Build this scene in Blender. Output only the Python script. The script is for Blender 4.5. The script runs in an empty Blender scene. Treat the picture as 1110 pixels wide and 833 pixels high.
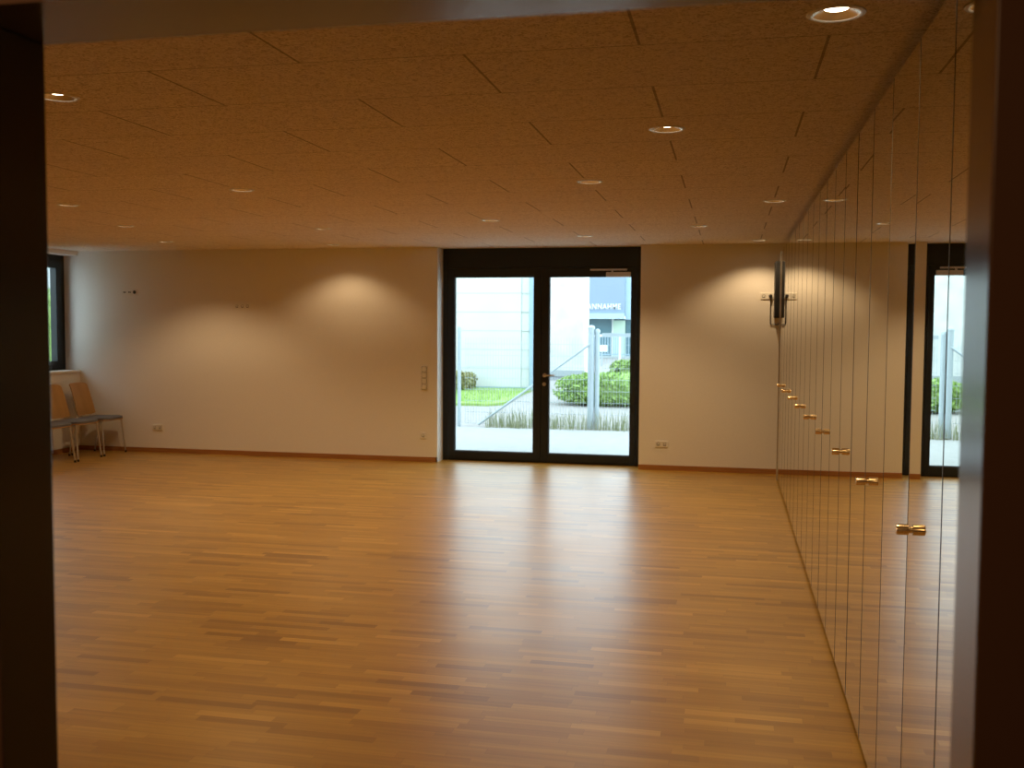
import bpy, bmesh, math, random
from mathutils import Vector, Matrix
random.seed(7)
S = bpy.context.scene
COL = S.collection
PI = math.pi

# ------------------------------------------------------------------ measurements (metres; camera stands over the origin, room runs along +Y)
EYE = 1.72
YB = 12.265            # inner face of the back wall
YD = 12.515            # inner face of the recessed glass door
HC = 2.72              # ceiling
XM = 0.545             # plane of the mirrors
XL = -8.73             # left wall
XR = 1.16              # wall behind the cabinets
YF = 1.00              # inner face of the front wall (camera looks through its doorway)

# ------------------------------------------------------------------ materials
def mat(name, col=(.8,.8,.8), rough=.5, metal=0., spec=.5, emit=None, estr=0., coat=0.):
    m = bpy.data.materials.new(name); m.use_nodes = True
    b = m.node_tree.nodes['Principled BSDF']
    b.inputs['Base Color'].default_value = (*col, 1)
    b.inputs['Roughness'].default_value = rough
    b.inputs['Metallic'].default_value = metal
    b.inputs['Specular IOR Level'].default_value = spec
    b.inputs['Coat Weight'].default_value = coat
    if emit:
        b.inputs['Emission Color'].default_value = (*emit, 1)
        b.inputs['Emission Strength'].default_value = estr
    return m

class NT:
    """tiny node-graph helper"""
    def __init__(s, m): s.t = m.node_tree; s.n = s.t.nodes; s.b = s.n['Principled BSDF']
    def node(s, typ, **kw):
        n = s.n.new(typ)
        for k, v in kw.items(): setattr(n, k, v)
        return n
    def link(s, a, b): s.t.links.new(a, b)
    def math(s, op, a, b=None, c=None):
        n = s.node('ShaderNodeMath', operation=op)
        for i, v in enumerate((a, b, c)):
            if v is None: continue
            if isinstance(v, (int, float)): n.inputs[i].default_value = v
            else: s.link(v, n.inputs[i])
        return n.outputs[0]
    def comb(s, x, y, z=0.):
        n = s.node('ShaderNodeCombineXYZ')
        for i, v in enumerate((x, y, z)):
            if isinstance(v, (int, float)): n.inputs[i].default_value = v
            else: s.link(v, n.inputs[i])
        return n.outputs[0]
    def pos(s):
        tc = s.node('ShaderNodeTexCoord'); sp = s.node('ShaderNodeSeparateXYZ')
        s.link(tc.outputs['Object'], sp.inputs[0]); return tc.outputs['Object'], sp.outputs
    def noise(s, vec, scale, detail=3., rough=.5):
        n = s.node('ShaderNodeTexNoise'); n.inputs['Scale'].default_value = scale
        n.inputs['Detail'].default_value = detail; n.inputs['Roughness'].default_value = rough
        s.link(vec, n.inputs['Vector']); return n.outputs[0]
    def white(s, vec):
        n = s.node('ShaderNodeTexWhiteNoise', noise_dimensions='3D'); s.link(vec, n.inputs['Vector']); return n.outputs['Value']
    def ramp(s, fac, stops, interp='LINEAR'):
        n = s.node('ShaderNodeValToRGB'); n.color_ramp.interpolation = interp
        e = n.color_ramp.elements
        while len(e) < len(stops): e.new(.5)
        for el, (p, c) in zip(e, stops): el.position = p; el.color = (*c, 1)
        s.link(fac, n.inputs[0]); return n.outputs[0]
    def mix(s, fac, a, b, mode='MIX'):
        n = s.node('ShaderNodeMix', data_type='RGBA', blend_type=mode)
        for sock, v in ((n.inputs[0], fac), (n.inputs[6], a), (n.inputs[7], b)):
            if isinstance(v, (int, float)): sock.default_value = v
            elif isinstance(v, tuple): sock.default_value = (*v, 1)
            else: s.link(v, sock)
        return n.outputs[2]
    def bump(s, h, strength=.3, dist=.01):
        n = s.node('ShaderNodeBump'); n.inputs['Strength'].default_value = strength; n.inputs['Distance'].default_value = dist
        s.link(h, n.inputs['Height']); s.link(n.outputs[0], s.b.inputs['Normal'])

def speckle(name, c0, c1, scale, rough=.8, stretch=(1,1,1), bump=.0, detail=4., spec=.3):
    m = mat(name, c0, rough, spec=spec); g = NT(m); v, _ = g.pos()
    mp = g.node('ShaderNodeMapping'); mp.inputs['Scale'].default_value = stretch; g.link(v, mp.inputs[0])
    n = g.noise(mp.outputs[0], scale, detail)
    g.link(g.ramp(n, [(.3, c0), (.7, c1)]), g.b.inputs['Base Color'])
    if bump: g.bump(n, bump)
    return m

def parquet():
    m = mat('oak parquet', (.4,.2,.08), .34, spec=.5); g = NT(m); v, p = g.pos()
    W = .056
    ry = g.math('DIVIDE', p[1], W); row = g.math('FLOOR', ry); fy = g.math('SUBTRACT', ry, row)
    r1 = g.white(g.comb(row, 3.7)); r2 = g.white(g.comb(row, 9.1))
    ln = g.math('MULTIPLY_ADD', r1, .24, .30)
    cx = g.math('DIVIDE', g.math('ADD', p[0], g.math('MULTIPLY', r2, 7.3)), ln)
    colm = g.math('FLOOR', cx); fx = g.math('SUBTRACT', cx, colm)
    tone = g.white(g.comb(row, colm, 1.3))
    base = g.ramp(tone, [(0., (.26,.125,.014)), (.08, (.345,.178,.021)), (.30, (.395,.210,.026)), (.70, (.435,.236,.031)), (.93, (.475,.264,.038)), (1., (.55,.32,.06))])
    mp = g.node('ShaderNodeMapping'); mp.inputs['Scale'].default_value = (1.6, 48, 1); g.link(v, mp.inputs[0])
    off = g.node('ShaderNodeVectorMath', operation='ADD'); g.link(mp.outputs[0], off.inputs[0]); g.link(g.comb(g.math('MULTIPLY', tone, 40.), 0., tone), off.inputs[1])
    grain = g.noise(off.outputs[0], 1., 6., .6)
    colr = g.mix(.75, base, g.ramp(grain, [(.25, (.36,.355,.34)), (.75, (.62,.62,.60))]), 'OVERLAY')
    ey = g.math('MINIMUM', fy, g.math('SUBTRACT', 1., fy))
    ex = g.math('MULTIPLY', g.math('MINIMUM', fx, g.math('SUBTRACT', 1., fx)), ln)
    joint = g.math('MAXIMUM', g.math('LESS_THAN', ey, .012), g.math('LESS_THAN', ex, .0012))
    colr = g.mix(g.math('MULTIPLY', joint, .25), colr, (.10,.045,.012))
    g.link(colr, g.b.inputs['Base Color'])
    wob = g.noise(v, 1.3, 2.)
    g.link(g.math('MULTIPLY_ADD', wob, .16, .32), g.b.inputs['Roughness'])
    g.b.inputs['Coat Weight'].default_value = .55; g.b.inputs['Coat Roughness'].default_value = .30; g.b.inputs['Coat IOR'].default_value = 1.5
    h = g.math('SUBTRACT', g.math('ADD', g.math('MULTIPLY', grain, .25), g.math('MULTIPLY', tone, .35)), joint)
    g.bump(h, .10, .002)
    return m

def woodwool():
    m = mat('wood wool board', (.6,.45,.3), .95, spec=.1); g = NT(m); v, p = g.pos()
    RW, PL, Y0, X0 = .62, 1.288, 3.64, -.333
    ry = g.math('DIVIDE', g.math('SUBTRACT', p[1], Y0), RW); row = g.math('FLOOR', ry); fy = g.math('SUBTRACT', ry, row)
    par = g.math('MODULO', g.math('ADD', row, 101.), 2.)             # alternate rows step half a board
    cx = g.math('ADD', g.math('DIVIDE', g.math('SUBTRACT', p[0], X0), PL), g.math('MULTIPLY', par, .5))
    colm = g.math('FLOOR', cx); fx = g.math('SUBTRACT', cx, colm)
    ey = g.math('MULTIPLY', g.math('MINIMUM', fy, g.math('SUBTRACT', 1., fy)), RW)
    ex = g.math('MULTIPLY', g.math('MINIMUM', fx, g.math('SUBTRACT', 1., fx)), PL)
    jx = g.math('LESS_THAN', ex, .0055); jy = g.math('MULTIPLY', g.math('LESS_THAN', ey, .005), .55)
    joint = g.math('MAXIMUM', jx, jy)
    tone = g.white(g.comb(row, colm, 2.))
    d = g.node('ShaderNodeTexNoise'); d.inputs['Scale'].default_value = 48; d.inputs['Detail'].default_value = 5; d.inputs['Roughness'].default_value = .7; d.inputs['Distortion'].default_value = 1.6
    g.link(v, d.inputs['Vector'])
    base = g.ramp(d.outputs[0], [(.40, CEIL_A), (.5, CEIL_B), (.60, CEIL_C)])
    base = g.mix(g.math('MULTIPLY', tone, .16), base, (.72,.62,.52))
    base = g.mix(g.math('MULTIPLY', joint, .6), base, (.10,.06,.03))
    g.link(base, g.b.inputs['Base Color'])
    g.bump(g.math('SUBTRACT', d.outputs[0], g.math('MULTIPLY', joint, 1.5)), .5, .006)
    return m

CEIL_A, CEIL_B, CEIL_C = (.55,.465,.40), (.88,.785,.69), (.96,.88,.80)
M = {}
M['paint'] = speckle('white wall paint', (.80,.775,.73), (.83,.805,.76), 60, .75, bump=.02)
M['parquet'] = parquet()
M['woodwool'] = woodwool()
M['base'] = speckle('oak skirting', (.30,.125,.035), (.42,.19,.06), 3, .4, (1,1,30))
M['anthracite'] = mat('anthracite aluminium', (.013,.017,.021), .42, spec=.4)
M['gasket'] = mat('black seal', (.008,.008,.008), .7)
M['bronze'] = mat('dark brown lacquered frame', (.050,.024,.013), .17, spec=.36)
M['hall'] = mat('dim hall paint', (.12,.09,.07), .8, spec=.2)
M['plaster'] = mat('rough screed', (.25,.22,.2), .9)
M['chrome'] = mat('brushed steel', (.62,.61,.60), .28, 1.)
M['satin'] = mat('satin aluminium', (.70,.69,.67), .34, .85)
M['nickel'] = mat('satin brass knob', (.80,.62,.36), .24, 1.)
M['mirror'] = mat('mirror glass', (.80,.80,.735), .0, 1.)
M['mirroredge'] = mat('dark glass edge', (.06,.05,.035), .35)
M['carcass'] = mat('dark brown board', (.07,.045,.03), .6)
M['socket'] = mat('white plastic', (.80,.78,.72), .35)
M['hole'] = mat('dark recess', (.03,.028,.025), .6)
M['black'] = mat('black plastic', (.012,.012,.013), .45)
M['grille'] = speckle('black speaker cloth', (.006,.006,.007), (.02,.02,.021), 400, .8)
M['beech'] = speckle('beech plywood', (.34,.185,.062), (.44,.25,.09), 2.2, .38, (3,3,.6))
M['fabric'] = speckle('grey upholstery', (.115,.115,.13), (.16,.16,.175), 300, .9)
M['reflector'] = mat('polished reflector', (.68,.65,.58), .22, 1.)
M['whitering'] = mat('white enamel ring', (.74,.72,.68), .35)
M['lamp'] = mat('lit lamp', (1,.9,.7), .4, emit=(1.,.84,.60), estr=13.)
M['pavers'] = speckle('pale concrete paving', (.36,.365,.365), (.41,.415,.415), 6, .8)
M['gravel'] = speckle('pinkish gravel road', (.30,.285,.28), (.38,.36,.35), 9, .95)
M['asphalt'] = speckle('grey asphalt', (.17,.18,.20), (.21,.22,.24), 20, .9)
M['lawn'] = speckle('mown lawn', (.20,.33,.07), (.33,.47,.13), 5, .95)
M['leaf'] = speckle('hedge leaves', (.19,.32,.07), (.38,.53,.16), 4, .7)
M['leafdry'] = speckle('dry shrub leaves', (.26,.26,.10), (.38,.36,.17), 4, .8)
M['grass'] = speckle('long grass', (.20,.25,.10), (.36,.37,.24), 3, .8)
M['galv'] = mat('galvanised steel', (.46,.53,.58), .5, .35)
M['panel'] = speckle('white metal facade', (.60,.61,.61), (.64,.65,.65), 1.2, .6)
M['joint'] = mat('grey facade joint', (.42,.47,.48), .7)
M['pipe'] = mat('blue grey sheet metal', (.30,.42,.52), .5)
M['render'] = speckle('light mineral render', (.62,.65,.63), (.78,.80,.78), 1.8, .9, bump=.2)
M['bluefac'] = mat('blue grey cladding', (.26,.335,.43), .6)
M['bluepale'] = mat('pale blue cladding', (.42,.56,.66), .6)
M['shopglass'] = mat('showroom glass', (.10,.20,.24), .12, spec=.6)
M['letter'] = mat('white letters', (.95,.95,.95), .5)
M['whitepaint'] = mat('white coated metal', (.86,.87,.87), .5)
M['green'] = mat('pale green panel', (.48,.62,.50), .6)

def glass_mat():
    m = bpy.data.materials.new('window glass'); m.use_nodes = True
    t = m.node_tree; t.nodes.clear()
    out = t.nodes.new('ShaderNodeOutputMaterial'); mx = t.nodes.new('ShaderNodeMixShader')
    tr = t.nodes.new('ShaderNodeBsdfTransparent'); gl = t.nodes.new('ShaderNodeBsdfGlossy')
    lw = t.nodes.new('ShaderNodeLayerWeight'); pw = t.nodes.new('ShaderNodeMath'); pw.operation = 'POWER'; pw.inputs[1].default_value = 5.
    fr = t.nodes.new('ShaderNodeMath'); fr.operation = 'MULTIPLY_ADD'; fr.inputs[1].default_value = .92; fr.inputs[2].default_value = .04
    t.links.new(lw.outputs['Facing'], pw.inputs[0]); t.links.new(pw.outputs[0], fr.inputs[0])
    tr.inputs[0].default_value = (.90,.945,.945,1); gl.inputs['Roughness'].default_value = .0
    t.links.new(fr.outputs[0], mx.inputs[0]); t.links.new(tr.outputs[0], mx.inputs[1]); t.links.new(gl.outputs[0], mx.inputs[2]); t.links.new(mx.outputs[0], out.inputs[0])
    return m
M['glass'] = glass_mat()

# ------------------------------------------------------------------ mesh helpers
def box(bm, x0, x1, y0, y1, z0, z1, bev=0.):
    b = bmesh.new()
    bmesh.ops.create_cube(b, size=1.)
    for v in b.verts: v.co = Vector(((x0+x1)/2 + v.co.x*(x1-x0), (y0+y1)/2 + v.co.y*(y1-y0), (z0+z1)/2 + v.co.z*(z1-z0)))
    if bev: bmesh.ops.bevel(b, geom=b.edges[:], offset=bev, segments=2, profile=.5, affect='EDGES')
    merge(bm, b)

def merge(bm, b):
    me = bpy.data.meshes.new('t'); b.to_mesh(me); b.free(); bm.from_mesh(me); bpy.data.meshes.remove(me)

def tube(bm, pts, r, seg=10, closed_ends=True):
    pts = [Vector(p) for p in pts]; rings = []
    for i, p in enumerate(pts):
        d = (pts[min(i+1, len(pts)-1)] - pts[max(i-1, 0)]).normalized()
        a = d.orthogonal().normalized() if i == 0 else (rings[-1][1] - d*rings[-1][1].dot(d)).normalized()
        b = d.cross(a); rr = r[i] if isinstance(r, (list, tuple)) else r
        rings.append(([bm.verts.new(p + (a*math.cos(2*PI*k/seg) + b*math.sin(2*PI*k/seg))*rr) for k in range(seg)], a))
    for (u, _), (w, _) in zip(rings, rings[1:]):
        for k in range(seg): bm.faces.new((u[k], u[(k+1)%seg], w[(k+1)%seg], w[k]))
    if closed_ends:
        bm.faces.new(rings[0][0][::-1]); bm.faces.new(rings[-1][0])

def smooth_path(pts, n=5):
    pts = [Vector(p) for p in pts]; out = []
    for i in range(len(pts)-1):
        p0, p1, p2, p3 = pts[max(i-1,0)], pts[i], pts[i+1], pts[min(i+2, len(pts)-1)]
        for k in range(n):
            t = k/n
            out.append(.5*((2*p1) + (p2-p0)*t + (2*p0-5*p1+4*p2-p3)*t*t + (3*p1-p0-3*p2+p3)*t**3))
    return out + [pts[-1]]

def lathe(bm, prof, seg=32, axis='Z', at=(0,0,0), cap=True):
    """prof: list of (radius, height)"""
    rings = []
    for r, h in prof:
        ring = []
        for k in range(seg):
            c, s = math.cos(2*PI*k/seg)*r, math.sin(2*PI*k/seg)*r
            p = (c, s, h) if axis == 'Z' else (h, c, s) if axis == 'X' else (c, h, s)
            ring.append(bm.verts.new(Vector(p) + Vector(at)))
        rings.append(ring)
    for u, w in zip(rings, rings[1:]):
        for k in range(seg): bm.faces.new((u[k], u[(k+1)%seg], w[(k+1)%seg], w[k]))
    if cap:
        bm.faces.new(rings[0][::-1]); bm.faces.new(rings[-1])

def obj(name, bm, m, parent=None, smooth=False, loc=None):
    bmesh.ops.recalc_face_normals(bm, faces=bm.faces[:])
    me = bpy.data.meshes.new(name); bm.to_mesh(me); bm.free()
    for mm in (m if isinstance(m, (list, tuple)) else [m]): me.materials.append(mm)
    if smooth:
        for p in me.polygons: p.use_smooth = True
        me.set_sharp_from_angle(angle=math.radians(35))
    o = bpy.data.objects.new(name, me); COL.objects.link(o)
    if parent: o.parent = parent
    if loc: o.location = loc
    return o

def boxes(name, m, parent, *bs, bev=0., loc=None):
    bm = bmesh.new()
    for b in bs: box(bm, *b, bev=bev)
    return obj(name, bm, m, parent, loc=loc)

def tag(o, label=None, cat=None, group=None, kind=None):
    if label: o['label'] = label
    if cat: o['category'] = cat
    if group: o['group'] = group
    if kind: o['kind'] = kind
    return o

def thing(name, label, cat, loc=(0,0,0), rz=0., group=None, kind=None):
    o = bpy.data.objects.new(name, None); COL.objects.link(o); o.empty_display_size = .1
    o.location = loc; o.rotation_euler = (0,0,rz)
    return tag(o, label, cat, group, kind)

def dup(root, loc, rz=0., label=None):
    def cp(o, par):
        c = o.copy(); COL.objects.link(c); c.parent = par
        for ch in list(o.children): cp(ch, c)
        return c
    r = cp(root, None); r.location = loc; r.rotation_euler = (0,0,rz)
    if label: r['label'] = label
    return r

def struct(name, m, *bs, label=None, cat=None, bev=0.):
    o = boxes(name, m, None, *bs, bev=bev)
    return tag(o, label, cat, kind='structure')

# ------------------------------------------------------------------ room shell
struct('floor', M['parquet'], (XL-.3, XR+.2, YF-.15, YD+.09, -.12, 0), label='oak strip parquet floor with daylight glare in front of the glass door', cat='floor')

LIGHTS = [  # x, y, label
    (.31, 3.40, 'round ceiling downlight with a bright bulb showing, nearest the mirror and the doorway'),
    (-.33, 5.18, 'round ceiling downlight second out from the doorway, with a shiny bowl'),
    (-.96, 6.93, 'round ceiling downlight third along the slanting row towards the glass door'),
    (-2.22, 9.26, 'small far ceiling downlight in front of the left leaf of the glass door'),
    (-1.573, 11.00, 'far ceiling downlight just inside the glass door'),
    (-.32, 10.08, 'far ceiling downlight before the wall between glass door and mirrors'),
    (.32, 8.21, 'ceiling downlight close beside the mirrors halfway down the room'),
    (.30, 11.78, 'ceiling downlight at the back wall beside the black speaker'),
    (-2.91, 3.97, 'large near ceiling downlight cut by the dark left door frame'),
    (-3.54, 6.91, 'ceiling downlight in the middle of the ceiling left of the glass door'),
    (-5.42, 7.51, 'ceiling downlight close beside the dark left door frame, above the window side'),
    (-5.99, 9.20, 'ceiling downlight just nearer than the one above the triple socket plate by the window'),
    (-6.62, 10.99, 'ceiling downlight above the triple socket plate near the window corner'),
    (-4.11, 9.78, 'ceiling downlight out from the glowing patch on the back wall'),
    (-4.78, 11.70, 'ceiling downlight right at the back wall above its glowing patch'),
]
def ceiling():
    bm = bmesh.new()
    x0, x1, y0, y1 = XL-.3, XR+.2, YF-.15, YD+.09
    def loop(vs): return [bm.edges.new((vs[i], vs[(i+1) % len(vs)])) for i in range(len(vs))]
    es = loop([bm.verts.new((x, y, HC)) for x, y in ((x0,y0),(x1,y0),(x1,y1),(x0,y1))])
    for x, y, _ in LIGHTS:
        es += loop([bm.verts.new((x+.076*math.cos(2*PI*k/24), y+.076*math.sin(2*PI*k/24), HC)) for k in range(24)])
    bmesh.ops.triangle_fill(bm, edges=es, use_beauty=True)
    bm.faces.ensure_lookup_table()
    ho = [f for f in bm.faces if any((f.calc_center_median().xy - Vector((x,y))).length < .07 for x, y, _ in LIGHTS)]
    bmesh.ops.delete(bm, geom=ho, context='FACES')
    r = bmesh.ops.extrude_face_region(bm, geom=bm.faces[:])
    for v in [g for g in r['geom'] if isinstance(g, bmesh.types.BMVert)]: v.co.z += .035
    return tag(obj('ceiling', bm, M['woodwool']), 'brown wood wool board ceiling laid in staggered rows', 'ceiling', kind='structure')
ceiling()
struct('roof_slab', M['plaster'], (XL-.6, XR+.6, -2.2, YD+.5, 2.98, 3.25))
# back wall with the door opening
DX0, DX1 = -3.62, -1.07
struct('wall_back', M['paint'], (XL-.36, DX0, YB, YD+.35, -.1, 2.98), (DX1, XR+.6, YB, YD+.35, -.1, 2.98), (DX0, DX1, YD+.09, YD+.35, HC, 2.98), label='white back wall lit by two glowing patches', cat='wall')
WY0, WZ0, WZ1 = 11.48, 1.10, 2.66
struct('wall_left', M['paint'], (XL-.36, XL, YF-.15, WY0, -.1, 2.98), (XL-.36, XL, WY0, YB, -.1, WZ0-.03), (XL-.36, XL, WY0, YB, WZ1, 2.98), label='white left wall below and beside the window', cat='wall')
struct('wall_right', M['paint'], (XR, XR+.3, .85, YB, -.1, 2.98))
JX0, JX1, JZ = -.7525, .211, 2.031
struct('wall_front', M['paint'], (XL-.36, JX0-.06, .86, YF, -.1, 2.98), (JX1+.06, XR+.3, .86, YF, -.1, 2.98), (JX0-.06, JX1+.06, .86, YF, JZ+.06, 2.98))
# the hall the camera stands in
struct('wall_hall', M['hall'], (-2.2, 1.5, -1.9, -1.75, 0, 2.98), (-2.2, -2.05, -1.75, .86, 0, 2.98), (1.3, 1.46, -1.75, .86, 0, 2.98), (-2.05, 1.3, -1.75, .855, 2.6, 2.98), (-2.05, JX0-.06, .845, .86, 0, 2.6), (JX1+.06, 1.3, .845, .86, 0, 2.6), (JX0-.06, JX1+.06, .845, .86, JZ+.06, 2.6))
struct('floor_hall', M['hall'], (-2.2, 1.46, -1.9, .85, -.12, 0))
struct('baseboard_back', M['base'], (XL, DX0, YB-.014, YB, 0, .06), (DX1, XR, YB-.014, YB, 0, .06), (DX0-.014, DX0, YB-.014, YB, 0, .06), label='oak skirting strip along the back wall', cat='baseboard')
struct('baseboard_left', M['base'], (XL, XL+.014, YF, YB-.014, 0, .06), label='oak skirting strip along the left wall', cat='baseboard')
# doorway frame the camera looks through
dw = thing('door_2', 'dark brown door frame around the doorway in front', 'door frame', (0,0,0), kind='structure')
def jamb(x_in, s):
    bm = bmesh.new()
    box(bm, *sorted((x_in, x_in+s*.07)), .915, YF+.006, 0, JZ, bev=.002)
    box(bm, *sorted((x_in+s*.05, x_in+s*.10)), .80, .917, 0, JZ+.05, bev=.002)
    obj('jamb', bm, M['bronze'], dw)
jamb(JX1, 1); jamb(JX0, -1)
boxes('lintel', M['bronze'], dw, (JX0-.07, JX1+.07, .872, YF+.006, JZ, JZ+.07), (JX0-.10, JX1+.10, .80, .874, JZ+.05, JZ+.10))

# ------------------------------------------------------------------ the glass double door in the back wall
d1 = thing('door_1', 'black framed glass double door to the terrace', 'door', (0,0,0), kind='structure')
A, Bk = YD, YD+.075
boxes('frame', M['anthracite'], d1, (DX0, DX0+.065, A, Bk+.01, 0, HC), (DX1-.065, DX1, A, Bk+.01, 0, HC), (DX0+.065, DX1-.065, A, Bk+.01, 2.47, HC), (DX0+.065, DX1-.065, Bk+.001, Bk+.012, 2.43, 2.47), (DX0+.065, DX1-.065, A+.01, Bk+.01, 0, .02), bev=.003)
def leaf(x0, x1, gx0, gx1):
    z0, z1, gz0, gz1 = .022, 2.466, .12, 2.358
    lf = boxes('door_leaf', M['anthracite'], d1, (x0, gx0, A-.008, Bk, z0, z1), (gx1, x1, A-.008, Bk, z0, z1), (gx0, gx1, A-.008, Bk, z0, gz0), (gx0, gx1, A-.008, Bk, gz1, z1), bev=.003)
    boxes('glazing_bead', M['gasket'], lf, (gx0, gx0+.008, A+.002, A+.06, gz0, gz1), (gx1-.008, gx1, A+.002, A+.06, gz0, gz1), (gx0+.008, gx1-.008, A+.002, A+.06, gz0, gz0+.008), (gx0+.008, gx1-.008, A+.002, A+.06, gz1-.008, gz1))
    boxes('glass_pane', M['glass'], lf, (gx0+.006, gx1-.006, A+.034, A+.038, gz0+.006, gz1-.006))
    return lf
ll = leaf(-3.552, -2.334, -3.468, -2.427)
boxes('astragal', M['anthracite'], ll, (-2.352, -2.312, Bk-.004, Bk+.008, .022, 2.466))
lr = leaf(-2.330, -1.138, -2.235, -1.202)
# lever handle on the right leaf
bm = bmesh.new()
lathe(bm, [(.026,0),(.026,-.008),(.011,-.010),(.011,-.052)], 20, 'Y', (-2.283, A-.008, 1.117))
tube(bm, smooth_path([(-2.283, A-.055, 1.117), (-2.262, A-.062, 1.118), (-2.145, A-.060, 1.122)], 5), .010)
h = obj('door_handle', bm, M['chrome'], lr, smooth=True)
bm = bmesh.new(); lathe(bm, [(.024,0),(.024,-.008),(.013,-.009),(.013,-.013)], 20, 'Y', (-2.288, A-.008, 1.005))
obj('lock_rosette', bm, M['chrome'], lr, smooth=True)
bm = bmesh.new(); box(bm, -1.515, -1.213, A-.058, A-.0075, 2.350, 2.408, bev=.004)
cl = obj('door_closer', bm, M['satin'], lr)
bm = bmesh.new(); box(bm, -1.717, -1.259, A-.034, A-.001, 2.428, 2.450, bev=.003)
obj('closer_rail', bm, M['satin'], d1)
bm = bmesh.new(); box(bm, -1.45, -1.428, A-.050, A-.030, 2.405, 2.436, bev=.003)
obj('closer_arm', bm, M['satin'], cl)

# ------------------------------------------------------------------ corner window in the left wall
w1 = thing('window_1', 'anthracite framed window at the corner of the left wall', 'window', (0,0,0), kind='structure')
wx0, wx1 = XL-.31, XL-.215
boxes('window_frame', M['anthracite'], w1, (wx0, wx1, WY0, WY0+.10, WZ0, WZ1), (wx0, wx1, YB-.09, YB, WZ0, WZ1), (wx0, wx1, WY0+.10, YB-.09, WZ0, WZ0+.06), (wx0, wx1, WY0+.10, YB-.09, WZ1-.10, WZ1), bev=.003)
def sash(y0, y1):
    s = boxes('window_sash', M['anthracite'], w1, (wx0+.01, wx1+.012, y0, y0+.085, WZ0+.045, WZ1-.085), (wx0+.01, wx1+.012, y1-.105, y1, WZ0+.045, WZ1-.085), (wx0+.01, wx1+.012, y0+.085, y1-.085, WZ0+.045, WZ0+.125), (wx0+.01, wx1+.012, y0+.085, y1-.085, WZ1-.175, WZ1-.085), bev=.003)
    boxes('glass_pane', M['glass'], s, (wx0+.04, wx0+.044, y0+.08, y1-.08, WZ0+.12, WZ1-.17))
sash(WY0+.09, YB-.08)
boxes('window_sill', M['paint'], w1, (wx1-.004, XL+.03, WY0-.03, YB-.002, WZ0-.03, WZ0), bev=.004)

# ------------------------------------------------------------------ mirrored cabinets along the right side
UW = .999; SEAM0 = 3.276; ZM0, ZM1 = .038, 2.596
KNOB = bmesh.new(); lathe(KNOB, [(.010,.002),(.010,-.006),(.0165,-.0065),(.0170,-.036),(.0155,-.042)], 20, 'X'); KM = bpy.data.meshes.new('knob'); bmesh.ops.recalc_face_normals(KNOB, faces=KNOB.faces[:]); KNOB.to_mesh(KM); KNOB.free(); KM.materials.append(M['nickel'])
for p in KM.polygons: p.use_smooth = True
KM.set_sharp_from_angle(angle=math.radians(35))
EM = bmesh.new()
for yy in (-1, 1): box(EM, -.0008, .0159, yy*(UW/4-.0018)-.0015, yy*(UW/4-.0018)+.0015, ZM0, ZM1)
bmesh.ops.recalc_face_normals(EM, faces=EM.faces[:]); EP = bpy.data.meshes.new('edge_profile'); EM.to_mesh(EP); EM.free(); EP.materials.append(M['mirroredge'])
def door_mesh():
    bm = bmesh.new(); w = UW/2-.0068
    box(bm, 0, .016, -w/2, w/2, ZM0, ZM1)
    bmesh.ops.recalc_face_normals(bm, faces=bm.faces[:])
    for f in bm.faces: f.material_index = 0 if f.normal.x < -.9 else 1
    me = bpy.data.meshes.new('mirror_door'); bm.to_mesh(me); bm.free()
    me.materials.append(M['mirror']); me.materials.append(M['mirroredge']); return me
DM = door_mesh()
ORD = ['first', 'second', 'third', 'fourth', 'fifth', 'sixth', 'seventh', 'eighth', 'ninth', 'tenth']
ROT = {}   # (unit, side) -> degrees out of true; the hinges are not set perfectly
ROT[(1, 1)] = .62
rr = random.Random(3)
for u in range(0, 10):
    yc = SEAM0 + (u-1)*UW
    if u == 0: lab = 'mirror fronted cabinet nearest the doorway, half hidden by the dark right door frame'
    elif u == 9: lab = 'mirror fronted cabinet at the far end of the row, beside the back wall'
    else: lab = 'mirror fronted double cabinet with brass knob, %s whole one from the doorway' % ORD[u-1]
    c = thing('mirror_cabinet', lab, 'cabinet', (0, yc, 0), group='mirrored cabinets along the side wall')
    a, b = -UW/2+.001, UW/2-.001
    x0, x1 = XM+.026, XR-.004
    boxes('body', M['carcass'], c, (x0, x1, a, a+.018, .05, 2.575), (x0, x1, b-.018, b, .05, 2.575), (x0, x1, a+.018, b-.018, .05, .068), (x0, x1, a+.018, b-.018, 2.557, 2.575), (x1-.008, x1, a+.018, b-.018, .068, 2.557), (x0+.02, x1-.01, a+.018, b-.018, .85, .868), (x0+.02, x1-.01, a+.018, b-.018, 1.70, 1.718))
    boxes('plinth', M['carcass'], c, (XM+.075, XM+.093, a, b, 0, .038))
    for s in (-1, 1):
        d = bpy.data.objects.new('mirror_door', DM); COL.objects.link(d); d.parent = c
        d.location = (XM, s*UW/4, 0)
        d.rotation_euler.z = math.radians(ROT.get((u, s), rr.uniform(-.07, .07)))
        e = bpy.data.objects.new('edge_profile', EP); COL.objects.link(e); e.parent = d
        if s == -1:
            k = bpy.data.objects.new('knob', KM); COL.objects.link(k); k.parent = d
            k.location = (0, UW/4-.052, 1.112)
    if u == 9:
        boxes('end_profile', M['satin'], c, (XM-.010, XM+.02, UW/2+.001, UW/2+.012, 0, ZM1-.01), bev=.002)
struct('trim_1', M['carcass'], (XM, XR, YF+.002, SEAM0-1.5*UW-.002, 0, ZM1))

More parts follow.
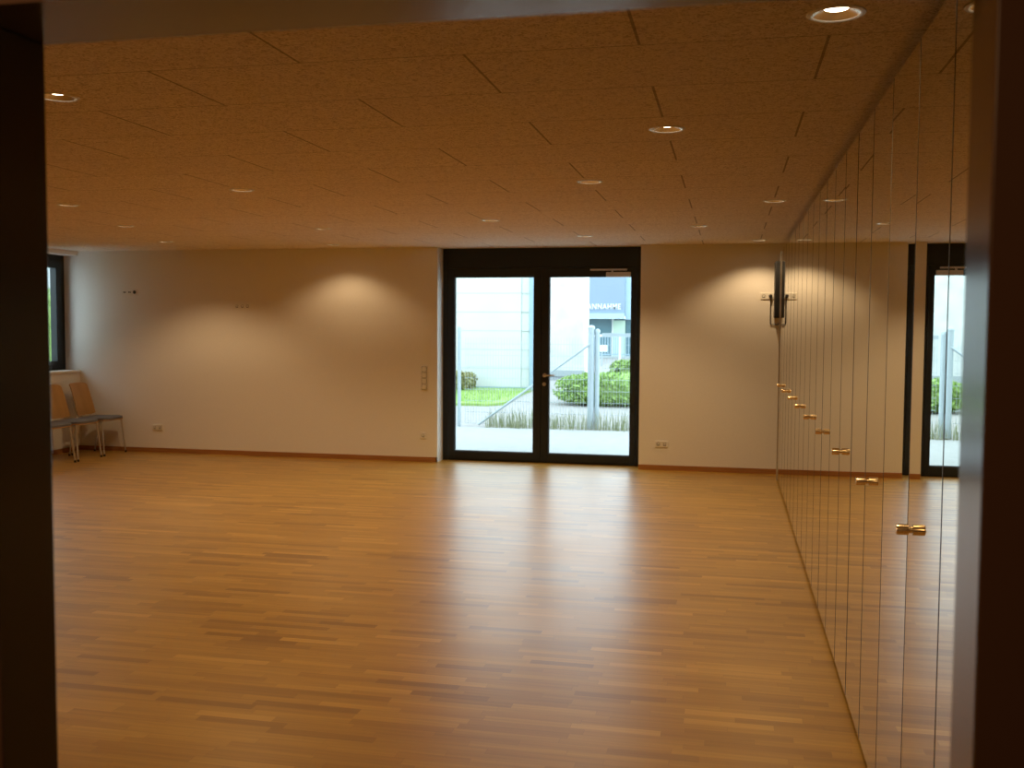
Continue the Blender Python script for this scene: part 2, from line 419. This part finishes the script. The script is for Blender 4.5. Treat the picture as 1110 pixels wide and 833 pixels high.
# ------------------------------------------------------------------ downlights
def make_downlight(x, y, label):
    t = thing('ceiling_downlight', label, 'ceiling light', (x, y, HC), group='ceiling downlights')
    bm = bmesh.new(); lathe(bm, [(.073,.004),(.073,-.002),(.078,-.005),(.090,-.003),(.092,0)], 40, cap=False)
    obj('trim_ring', bm, M['whitering'], t, smooth=True)
    bm = bmesh.new(); lathe(bm, [(.074,-.002),(.064,.005),(.050,.012),(.039,.017)], 40, cap=False)
    obj('reflector', bm, M['reflector'], t, smooth=True)
    bm = bmesh.new(); lathe(bm, [(.040,.022),(.0385,.0165),(.034,.0150),(.010,.0140)], 32)
    obj('bulb', bm, M['lamp'], t, smooth=True)
    return t
dl0 = make_downlight(*LIGHTS[0])
for x, y, l in LIGHTS[1:]: dup(dl0, (x, y, HC), 0, l)
def lamp(x, y, watts, size=128., blend=.55):
    L = bpy.data.lights.new('downlight_lamp', 'SPOT'); L.energy = watts; L.color = (1., .69, .365); L.spot_size = math.radians(size); L.spot_blend = blend; L.shadow_soft_size = .03
    o = bpy.data.objects.new('downlight_lamp', L); COL.objects.link(o); o.location = (x, y, HC-.010)
LW = 54.
for x, y, _ in LIGHTS: lamp(x, y, LW*(.37 if y > 11.5 and x < 0 else .55 if y > 11.5 else 1.))
h = bpy.data.lights.new('jamb_fill', 'POINT'); h.energy = 60.; h.shadow_soft_size = .12; h.color = (1., .62, .30)  # unseen fill light, added to brighten the dark doorway frame
ho = bpy.data.objects.new('jamb_fill', h); COL.objects.link(ho); ho.location = (-.95, -.3, 2.35)

# ------------------------------------------------------------------ sockets and switches on the back wall
def plate(name, label, cat, x, z, n, vertical=False, kind='socket', group=None):
    t = thing(name, label, cat, (x, YB, z), group=group)
    P = .075
    w = .080 + P*(n-1)
    a, b = ((.040, w/2) if vertical else (w/2, .040))
    boxes('cover_plate', M['socket'], t, (-a, a, -.011, -.0005, -b, b), bev=.004)
    for i in range(n):
        o = (i-(n-1)/2)*P
        cx, cz = (0, o) if vertical else (o, 0)
        if kind == 'socket':
            bm = bmesh.new(); lathe(bm, [(.0225,-.0115),(.021,-.0115),(.0195,-.009),(.0005,-.0085)], 24, 'Y', (cx, 0, cz)); s = obj('socket_insert', bm, M['socket'], t, smooth=True)
            bm = bmesh.new(); lathe(bm, [(.0195,-.0125),(.0178,-.0125)], 24, 'Y', (cx,0,cz), cap=False)
            box(bm, cx-.010-.0028, cx-.010+.0028, -.0125, -.0095, cz-.0028, cz+.0028); box(bm, cx+.010-.0028, cx+.010+.0028, -.0125, -.0095, cz-.0028, cz+.0028)
            box(bm, cx-.016, cx+.016, -.0128, -.0105, cz-.0185, cz-.0125)
            obj('contact_hole', bm, M['hole'], s)
        elif kind == 'switch':
            bm = bmesh.new(); box(bm, cx-.030, cx+.030, -.0155, -.010, cz-.030, cz+.030, bev=.003); obj('rocker', bm, M['socket'], t)
            boxes('rocker_gap', M['hole'], t, (cx-.033, cx+.033, -.0125, -.0105, cz-.033, cz+.033))
        elif kind == 'data':
            bm = bmesh.new()
            if i == n-1: lathe(bm, [(.024,-.014),(.022,-.0142),(.0005,-.0142)], 24, 'Y', (cx,0,cz))
            else:
                box(bm, cx-.018, cx-.004, -.013, -.010, cz-.009, cz+.009); box(bm, cx+.004, cx+.018, -.013, -.010, cz-.009, cz+.009)
            obj('port', bm, M['hole'], t)
    return t
plate('wall_socket', 'high white triple outlet plate with a black round port, nearest the window', 'socket', -7.94, 2.162, 3, kind='data')
plate('wall_socket', 'high white triple outlet plate beside the glowing patch on the back wall', 'socket', -6.29, 1.977, 3)
plate('wall_socket', 'low white double socket near the chairs on the back wall', 'socket', -7.553, .338, 2)
plate('wall_socket', 'low single socket directly below the light switches', 'socket', -3.803, .335, 1)
plate('wall_socket', 'low double socket between the glass door and the mirrors', 'socket', -.794, .318, 2)
plate('light_switch', 'vertical stack of light switches beside the glass door', 'switch', -3.792, 1.070, 4, True, 'switch')
# speaker with its socket and cable beside the mirrors
sx = .490
ws = thing('wall_speaker', 'tall slim black speaker box on the back wall at the end of the mirrors', 'speaker', (sx, YB, 1.847))
boxes('housing', M['black'], ws, (0, .16, -.262, -.012, 0, .648), bev=.006)
boxes('grille', M['grille'], ws, (.010, .150, -.268, -.261, .014, .634), bev=.003)
boxes('wall_bracket', M['black'], ws, (.045, .085, -.0125, -.0005, .20, .46))
plate('wall_socket', 'high white double socket with a plug, beside the black wall speaker', 'socket', .412, 2.105, 2)
pl = thing('power_cord', 'black plug and cable hanging from the high socket to the wall speaker', 'cable', (.452, YB, 2.105))
bm = bmesh.new(); lathe(bm, [(.019,-.0135),(.019,-.034),(.012,-.046),(.006,-.050)], 18, 'Y'); obj('plug', bm, M['black'], pl, smooth=True)
bm = bmesh.new(); tube(bm, smooth_path([(0,-.048,0), (.002,-.05,-.03), (.003,-.016,-.09), (.003,-.012,-.28), (.010,-.012,-.33), (.04,-.012,-.335), (.085,-.014,-.335), (.105,-.03,-.315), (.11,-.06,-.262)], 6), .006, 8); obj('lead', bm, M['black'], pl, smooth=True)

# ------------------------------------------------------------------ chairs under the window (faces +X)
def make_chair(label):
    t = thing('stacking_chair', label, 'chair', group='chairs in a row under the window')
    # seat cushion: rounded pad, slightly dished
    def pad(z0, z1, inset, w, x0, x1, rise):
        bm = bmesh.new(); N = 12
        rows = []
        for zt in (0, 1):
            g = []
            for i in range(N+1):
                x = x0 + (x1-x0)*i/N
                for j in range(N+1):
                    u = j/N*2-1; v = i/N*2-1
                    r = max(0., (abs(u)**6 + abs(v)**6)**(1/6))
                    k = 1/max(r, 1e-6)*max(abs(u), abs(v)) if r > 0 else 1
                    xx = (x0+x1)/2 + (x1-x0)/2*v*k; yy = w/2*u*k
                    zz = (z0 if zt == 0 else z1)
                    edge = max(abs(u), abs(v))
                    if zt: zz -= inset*(edge**8)
                    zz += -.012*(1-u*u)*.4 + rise*(v if v > 0 else 0)**2 - .02*max(0, v-.6)**2
                    g.append(bm.verts.new((xx, yy, zz)))
            rows.append(g)
        for zt, g in enumerate(rows):
            for i in range(N):
                for j in range(N):
                    a = i*(N+1)+j; f = (g[a], g[a+1], g[a+N+2], g[a+N+1]); bm.faces.new(f if zt else f[::-1])
        ring = [i for i in range(N+1)] + [i*(N+1)+N for i in range(1, N+1)] + [N*(N+1)+i for i in range(N-1, -1, -1)] + [i*(N+1) for i in range(N-1, 0, -1)]
        for a, b in zip(ring, ring[1:]+ring[:1]): bm.faces.new((rows[0][a], rows[0][b], rows[1][b], rows[1][a]))
        return bm
    s = obj('seat', pad(.458, .470, .003, .46, -.22, .25, .008), M['beech'], t, smooth=True)
    obj('seat_cushion', pad(.4705, .510, .016, .445, -.20, .245, .008), M['fabric'], s, smooth=True)
    # curved plywood backrest, tilted back
    bm = bmesh.new(); N, K = 12, 10; fr, bk = [], []
    for i in range(K+1):
        z = .515 + (.945-.515)*i/K; xc = -.215 - .125*(i/K)**1.25
        hw = .190 - .012*(i/K)
        for j in range(N+1):
            u = j/N*2-1
            zz = z - (.02*abs(u)**5 if i == K else 0) + (.02*abs(u)**5 if i == 0 else 0)
            x = xc + .030*u*u
            fr.append(bm.verts.new((x+.006, hw*u, zz))); bk.append(bm.verts.new((x-.006, hw*u, zz)))
    for g, fl in ((fr, 0), (bk, 1)):
        for i in range(K):
            for j in range(N):
                a = i*(N+1)+j; f = (g[a], g[a+1], g[a+N+2], g[a+N+1]); bm.faces.new(f[::-1] if fl else f)
    ring = [i for i in range(N+1)] + [i*(N+1)+N for i in range(1, K+1)] + [K*(N+1)+i for i in range(N-1, -1, -1)] + [i*(N+1) for i in range(K-1, 0, -1)]
    for a, b in zip(ring, ring[1:]+ring[:1]): bm.faces.new((fr[a], fr[b], bk[b], bk[a]))
    obj('backrest', bm, M['beech'], t, smooth=True)
    for y in (-1, 1):
        bm = bmesh.new(); tube(bm, smooth_path([(.19, y*.215, .452), (.205, y*.222, .30), (.235, y*.238, .012)], 4), .011, 10); l = obj('leg', bm, M['chrome'], t, smooth=True)
        bm = bmesh.new(); lathe(bm, [(.014,0),(.014,.02),(.0115,.028)], 12, at=(.2355, y*.2385, 0)); obj('glide', bm, M['black'], l)
        bm = bmesh.new(); tube(bm, smooth_path([(-.13, y*.215, .452), (-.165, y*.222, .30), (-.235, y*.238, .012)], 4), .011, 10); l = obj('leg', bm, M['chrome'], t, smooth=True)
        bm = bmesh.new(); lathe(bm, [(.014,0),(.014,.02),(.0115,.028)], 12, at=(-.2355, y*.2385, 0)); obj('glide', bm, M['black'], l)
        bm = bmesh.new(); tube(bm, smooth_path([(.0, y*.150, .447), (-.16, y*.150, .447), (-.222, y*.150, .50), (-.258, y*.150, .62), (-.292, y*.150, .76)], 5), .009, 10); obj('back_support', bm, M['chrome'], t, smooth=True)
    bm = bmesh.new()
    for y in (-1, 1): tube(bm, [(.195, y*.215, .447), (-.14, y*.215, .447)], .010)
    tube(bm, [(.15, -.215, .447), (.15, .215, .447)], .009); tube(bm, [(-.10, -.215, .447), (-.10, .215, .447)], .009)
    obj('seat_frame', bm, M['chrome'], t, smooth=True)
    return t
CX = -8.215
ch = make_chair('wooden backed chair with grey seat in the corner against the back wall')
ch.location = (CX, 11.93, 0)
dup(ch, (CX, 11.39, 0), 0, 'middle wooden backed chair with grey seat under the window')
dup(ch, (CX, 10.85, 0), 0, 'wooden backed chair cut off by the dark left door frame, its back hidden')

# ------------------------------------------------------------------ outside
struct('terrace', M['pavers'], (-14, 9, YD+.09, 16.85, -.2, -.012), label='pale paved terrace outside the glass door', cat='terrace')
struct('road', M['gravel'], (-45, 30, 16.85, 90, -.3, -.03), label='pale gravel road behind the fence', cat='road')
bm = bmesh.new()
vs = [(-16, 21.6), (-5.25, 21.6), (-4.95, 22.0), (-5.35, 27.2), (-16, 27.2)]
lo = [bm.verts.new((x, y, -.03)) for x, y in vs]; hi = [bm.verts.new((x, y, .03)) for x, y in vs]
bm.faces.new(hi); bm.faces.new(lo[::-1])
for i in range(5): bm.faces.new((lo[i], lo[(i+1)%5], hi[(i+1)%5], hi[i]))
lawn = tag(obj('lawn', bm, M['lawn']), 'green lawn in front of the white panelled hall', 'lawn', kind='structure')
struct('pavement', M['asphalt'], (-7.2, -2.0, 33.0, 35.0, -.03, -.018), label='grey asphalt strip at the foot of the rendered building', cat='pavement')
def blades(name, n, area, h0, h1, m, label, cat):
    bm = bmesh.new()
    for _ in range(n):
        x, y = area(); h = random.uniform(h0, h1); a = random.uniform(0, 2*PI); w = random.uniform(.003, .006); b = random.uniform(.05, .45)*h; t = random.uniform(0, 2*PI)
        dx, dy = math.cos(a)*w, math.sin(a)*w; bx, by = math.cos(t)*b, math.sin(t)*b
        p = [(x-dx, y-dy, -.03), (x+dx, y+dy, -.03), (x+dx*.7+bx*.35, y+dy*.7+by*.35, h*.6), (x-dx*.7+bx*.35, y-dy*.7+by*.35, h*.6), (x+bx, y+by, h)]
        v = [bm.verts.new(q) for q in p]; bm.faces.new(v[:4]); bm.faces.new((v[3], v[2], v[4]))
    return tag(obj(name, bm, m), label, cat, kind='stuff')
def along():
    while True:
        x = random.uniform(-4.15, .6)
        if x < -3.3 or random.random() < .75: return x, 17.0 + random.gauss(.12, .16)
blades('grass', 1100, along, .10, .36, M['grass'], 'long wispy grass growing along the foot of the fence', 'grass')
blades('lawn_grass', 5000, lambda: (random.uniform(-9, -5.2), random.uniform(21.7, 27)), .05, .13, M['lawn'], 'short grass standing on the lawn', 'grass')
def bush(name, label, cat, loc, size, n, m, ls=.06):
    bm = bmesh.new(); sx, sy, sz = size
    bmesh.ops.create_icosphere(bm, subdivisions=3, radius=1.)
    for v in bm.verts:
        c = v.co.copy(); k = 1 + .05*math.sin(7*c.x+3*c.z)+.05*math.sin(9*c.y-4*c.x)
        q = [math.copysign(abs(a)**.62, a) for a in c]
        v.co = Vector((q[0]*sx*.86*k, q[1]*sy*.86*k, sz*.5+q[2]*sz*.46*k))
    for _ in range(n):
        d = Vector((random.gauss(0,1), random.gauss(0,1), random.gauss(0,1))).normalized()
        q = Vector([math.copysign(abs(a)**.62, a) for a in d]); k = random.uniform(.86, 1.06)
        p = Vector((q.x*sx*k, q.y*sy*k, max(.01, sz*.5+q.z*sz*.5*k)))
        r = Matrix.Rotation(random.uniform(0, 2*PI), 3, Vector((random.gauss(0,1), random.gauss(0,1), random.gauss(0,1))).normalized())
        s = ls*random.uniform(.6, 1.3)
        bm.faces.new([bm.verts.new(p + r @ Vector(o)) for o in ((-s*.45,0,0), (0,-s,0), (s*.45,0,.1*s), (0,s,0))])
    o = obj(name, bm, m, loc=loc); return tag(o, label, cat)
bush('hedge', 'wide green hedge behind the fence in front of the right door leaf', 'hedge', (-1.93, 23.0, -.03), (1.9, 1.0, .70), 9000, M['leaf'], .055)
bush('hedge', 'small far green hedge beyond the larger hedge', 'hedge', (-2.75, 34.5, -.03), (1.2, .8, .64), 2500, M['leaf'], .09)
bush('shrub', 'brownish dry shrub on the lawn against the white hall', 'shrub', (-7.35, 26.3, .03), (.62, .5, .48), 1600, M['leafdry'], .06)
bush('hedge', 'tall green hedge seen through the corner window', 'hedge', (-11.45, 14.2, -.03), (.95, 4.2, 2.32), 9000, M['leaf'], .10)  # unseen length added and set close to cut daylight through the window
# white panelled hall
b1 = thing('building', 'white panelled industrial hall behind the lawn', 'building', (0, 27.25, 0))
boxes('facade', M['panel'], b1, (-22, -5.64, 0, 1.2, 0, 4.3))
boxes('corner_panel', M['panel'], b1, (-5.64, -5.40, .02, 1.2, 0, 4.3))
boxes('panel_joint', M['joint'], b1, *[(-22, -5.42, -.004, .019, z-.008, z+.008) for z in (.58, 1.1, 1.62, 2.14, 2.66, 3.18, 3.7)], (-5.65, -5.63, -.004, .019, 0, 4.3))
boxes('roof_edge', M['pipe'], b1, (-22, -5.38, -.03, 1.22, 4.3, 4.36))
bm = bmesh.new(); tube(bm, [(-5.34, -.02, .0), (-5.34, -.02, 4.3)], .07, 14); obj('downpipe', bm, M['pipe'], b1, smooth=True)
boxes('base_flashing', M['pipe'], b1, (-22, -5.40, -.012, .0, 0, .07))
# rendered building
b2 = thing('building', 'pale rough rendered building wall between the white hall and the blue shop', 'building', (0, 35, 0))
boxes('facade', M['render'], b2, (-30, -5.02, 0, 1.0, 0, 5.4))
boxes('corner_trim', M['whitepaint'], b2, (-5.02, -4.97, -.02, 1.0, 0, 5.4))
boxes('plinth', M['joint'], b2, (-30, -4.97, -.035, -.021, 0, .22))
# blue commercial building with its sign
b3 = thing('building', 'blue grey shop building with white sign letters and a glazed front', 'building', (0, 58, 0))
boxes('upper_facade', M['bluefac'], b3, (-14, -5.95, 0, 14, 2.55, 6.4))
boxes('side_block', M['bluepale'], b3, (-5.95, 3, .3, 14, 2.2, 6.4))
boxes('fascia', M['bluepale'], b3, (-14, -5.95, -.25, 0, 2.25, 2.55))
boxes('glazing', M['shopglass'], b3, (-14, 3, .6, .7, .1, 2.25))
for x in (-9.6, -8.2, -6.75, -5.3, -3.9, -2.4): boxes('window_post', M['whitepaint'], b3, (x, x+.1, .52, .6, .1, 2.25))
boxes('door_panel', M['green'], b3, (-6.65, -5.95, .35, .5, .1, 2.15))
boxes('plinth', M['joint'], b3, (-14, 3, .3, 14, -.05, .1))
cu = bpy.data.curves.new('sign_letters', 'FONT'); cu.body = 'ANNAHME'; cu.size = .66; cu.extrude = .03; cu.offset = .006; cu.space_character = 1.12
tmp = bpy.data.objects.new('sign_letters', cu); COL.objects.link(tmp)
dg = bpy.context.evaluated_depsgraph_get(); me = bpy.data.meshes.new_from_object(tmp.evaluated_get(dg)); bpy.data.objects.remove(tmp)
me.materials.clear(); me.materials.append(M['letter'])
xs = [v.co.x for v in me.vertices]; k = 1.93/(max(xs)-min(xs))
sg = bpy.data.objects.new('sign_letters', me); COL.objects.link(sg); sg.parent = b3
sg.scale = (k, k*1.18, 1); sg.rotation_euler = (PI/2, 0, 0); sg.location = (-8.11, -.04, 2.80)
# railing in front of the shop
rl = thing('railing', 'grey bar railing in front of the blue shop', 'railing', (0, 50, -.03))
boxes('top_rail', M['whitepaint'], rl, (-7.2, 0, 0, .06, 1.30, 1.42))
boxes('bottom_rail', M['pipe'], rl, (-7.2, 0, 0, .06, .40, .46))
for i in range(54): boxes('bar', M['pipe'], rl, (-7.15+.13*i, -7.11+.13*i, .01, .05, .46, 1.30))
for i in range(5): boxes('post', M['whitepaint'], rl, (-7.2+1.8*i, -7.1+1.8*i, -.01, .07, 0, 1.42))
sb = thing('sign_board', 'small white blank sign board on a post beside the fence post', 'sign', (-5.75, 46, -.03))
boxes('board', M['whitepaint'], sb, (-.25, .25, -.02, .02, .66, .96), bev=.008)
boxes('post', M['galv'], sb, (-.03, .03, .021, .07, 0, .95))
# fence
fn = thing('fence', 'galvanised wire mesh fence with slanting brace at the terrace edge', 'fence', (0, 17.15, -.012))
def fpost(x, r, h, y=0.):
    bm = bmesh.new(); tube(bm, [(x, y, 0), (x, y, h)], r, 14); p = obj('post', bm, M['galv'], fn, smooth=True)
    bm = bmesh.new(); lathe(bm, [(r*1.12,-.01),(r*1.12,.02),(r*.8,.045),(r*.2,.055)], 14, at=(x, y, h)); obj('post_cap', bm, M['galv'], p, smooth=True)
fpost(-4.60, .032, 1.70, -.22); fpost(-2.325, .058, 1.72); fpost(-2.222, .042, 1.66, .02)
bm = bmesh.new(); tube(bm, [(-2.33, -.04, 1.46), (-4.30, -.04, .02)], .020, 10); obj('brace', bm, M['galv'], fn, smooth=True)
def wires(x0, x1, z1, m):
    bm = bmesh.new(); n = int((x1-x0)/.05)
    for i in range(n+1): box(bm, x0+i*.05-.0022, x0+i*.05+.0022, -.002, .002, .03, z1)
    k = int(z1/.2)
    for i in range(k+1): box(bm, x0, x1, -.006, .006, .04+i*.2-.003, .04+i*.2+.003)
    obj('wire_mesh', bm, m, fn)
wires(-2.13, .8, 1.60, M['galv']); wires(-4.55, -2.40, .0+1.55, M['galv'])
boxes('gate_rail', M['galv'], fn, (-2.14, .8, -.02, .02, 1.58, 1.64))
fpost(.8, .032, 1.70)

# ------------------------------------------------------------------ light, world, camera
W = bpy.data.worlds.new('overcast sky'); S.world = W; W.use_nodes = True
bg = W.node_tree.nodes['Background']; bg.inputs[0].default_value = (.78,.92,1.,1); bg.inputs[1].default_value = 4.2

f, yaw, pitch, roll = 1092.52, .21294, .05626, .00603
r = Vector((math.cos(yaw), math.sin(yaw), 0)); fw = Vector((-math.sin(yaw), math.cos(yaw), 0)); up = Vector((0,0,1))
fw, up = fw*math.cos(pitch) - up*math.sin(pitch), up*math.cos(pitch) + fw*math.sin(pitch)
r, up = r*math.cos(roll) + up*math.sin(roll), up*math.cos(roll) - r*math.sin(roll)
cam = bpy.data.cameras.new('camera'); co = bpy.data.objects.new('camera', cam); COL.objects.link(co)
co.matrix_world = Matrix(((r.x, up.x, -fw.x, 0), (r.y, up.y, -fw.y, 0), (r.z, up.z, -fw.z, EYE), (0,0,0,1)))
cam.sensor_fit = 'HORIZONTAL'; cam.sensor_width = 36; cam.lens = 36*f/1110; cam.clip_start = .02; cam.clip_end = 400
cam.dof.use_dof = True; cam.dof.focus_distance = 4.6; cam.dof.aperture_fstop = 6.5
S.camera = co
S.view_settings.view_transform = 'Standard'; S.view_settings.look = 'None'; S.view_settings.exposure = 0.; S.view_settings.gamma = 1.
S.view_settings.use_curve_mapping = False
S.cycles.caustics_reflective = False; S.cycles.caustics_refractive = False
S.cycles.max_bounces = 10; S.cycles.diffuse_bounces = 6; S.cycles.glossy_bounces = 6; S.cycles.transparent_max_bounces = 16
S.cycles.sample_clamp_indirect = 6.
S.cycles.use_denoising = True
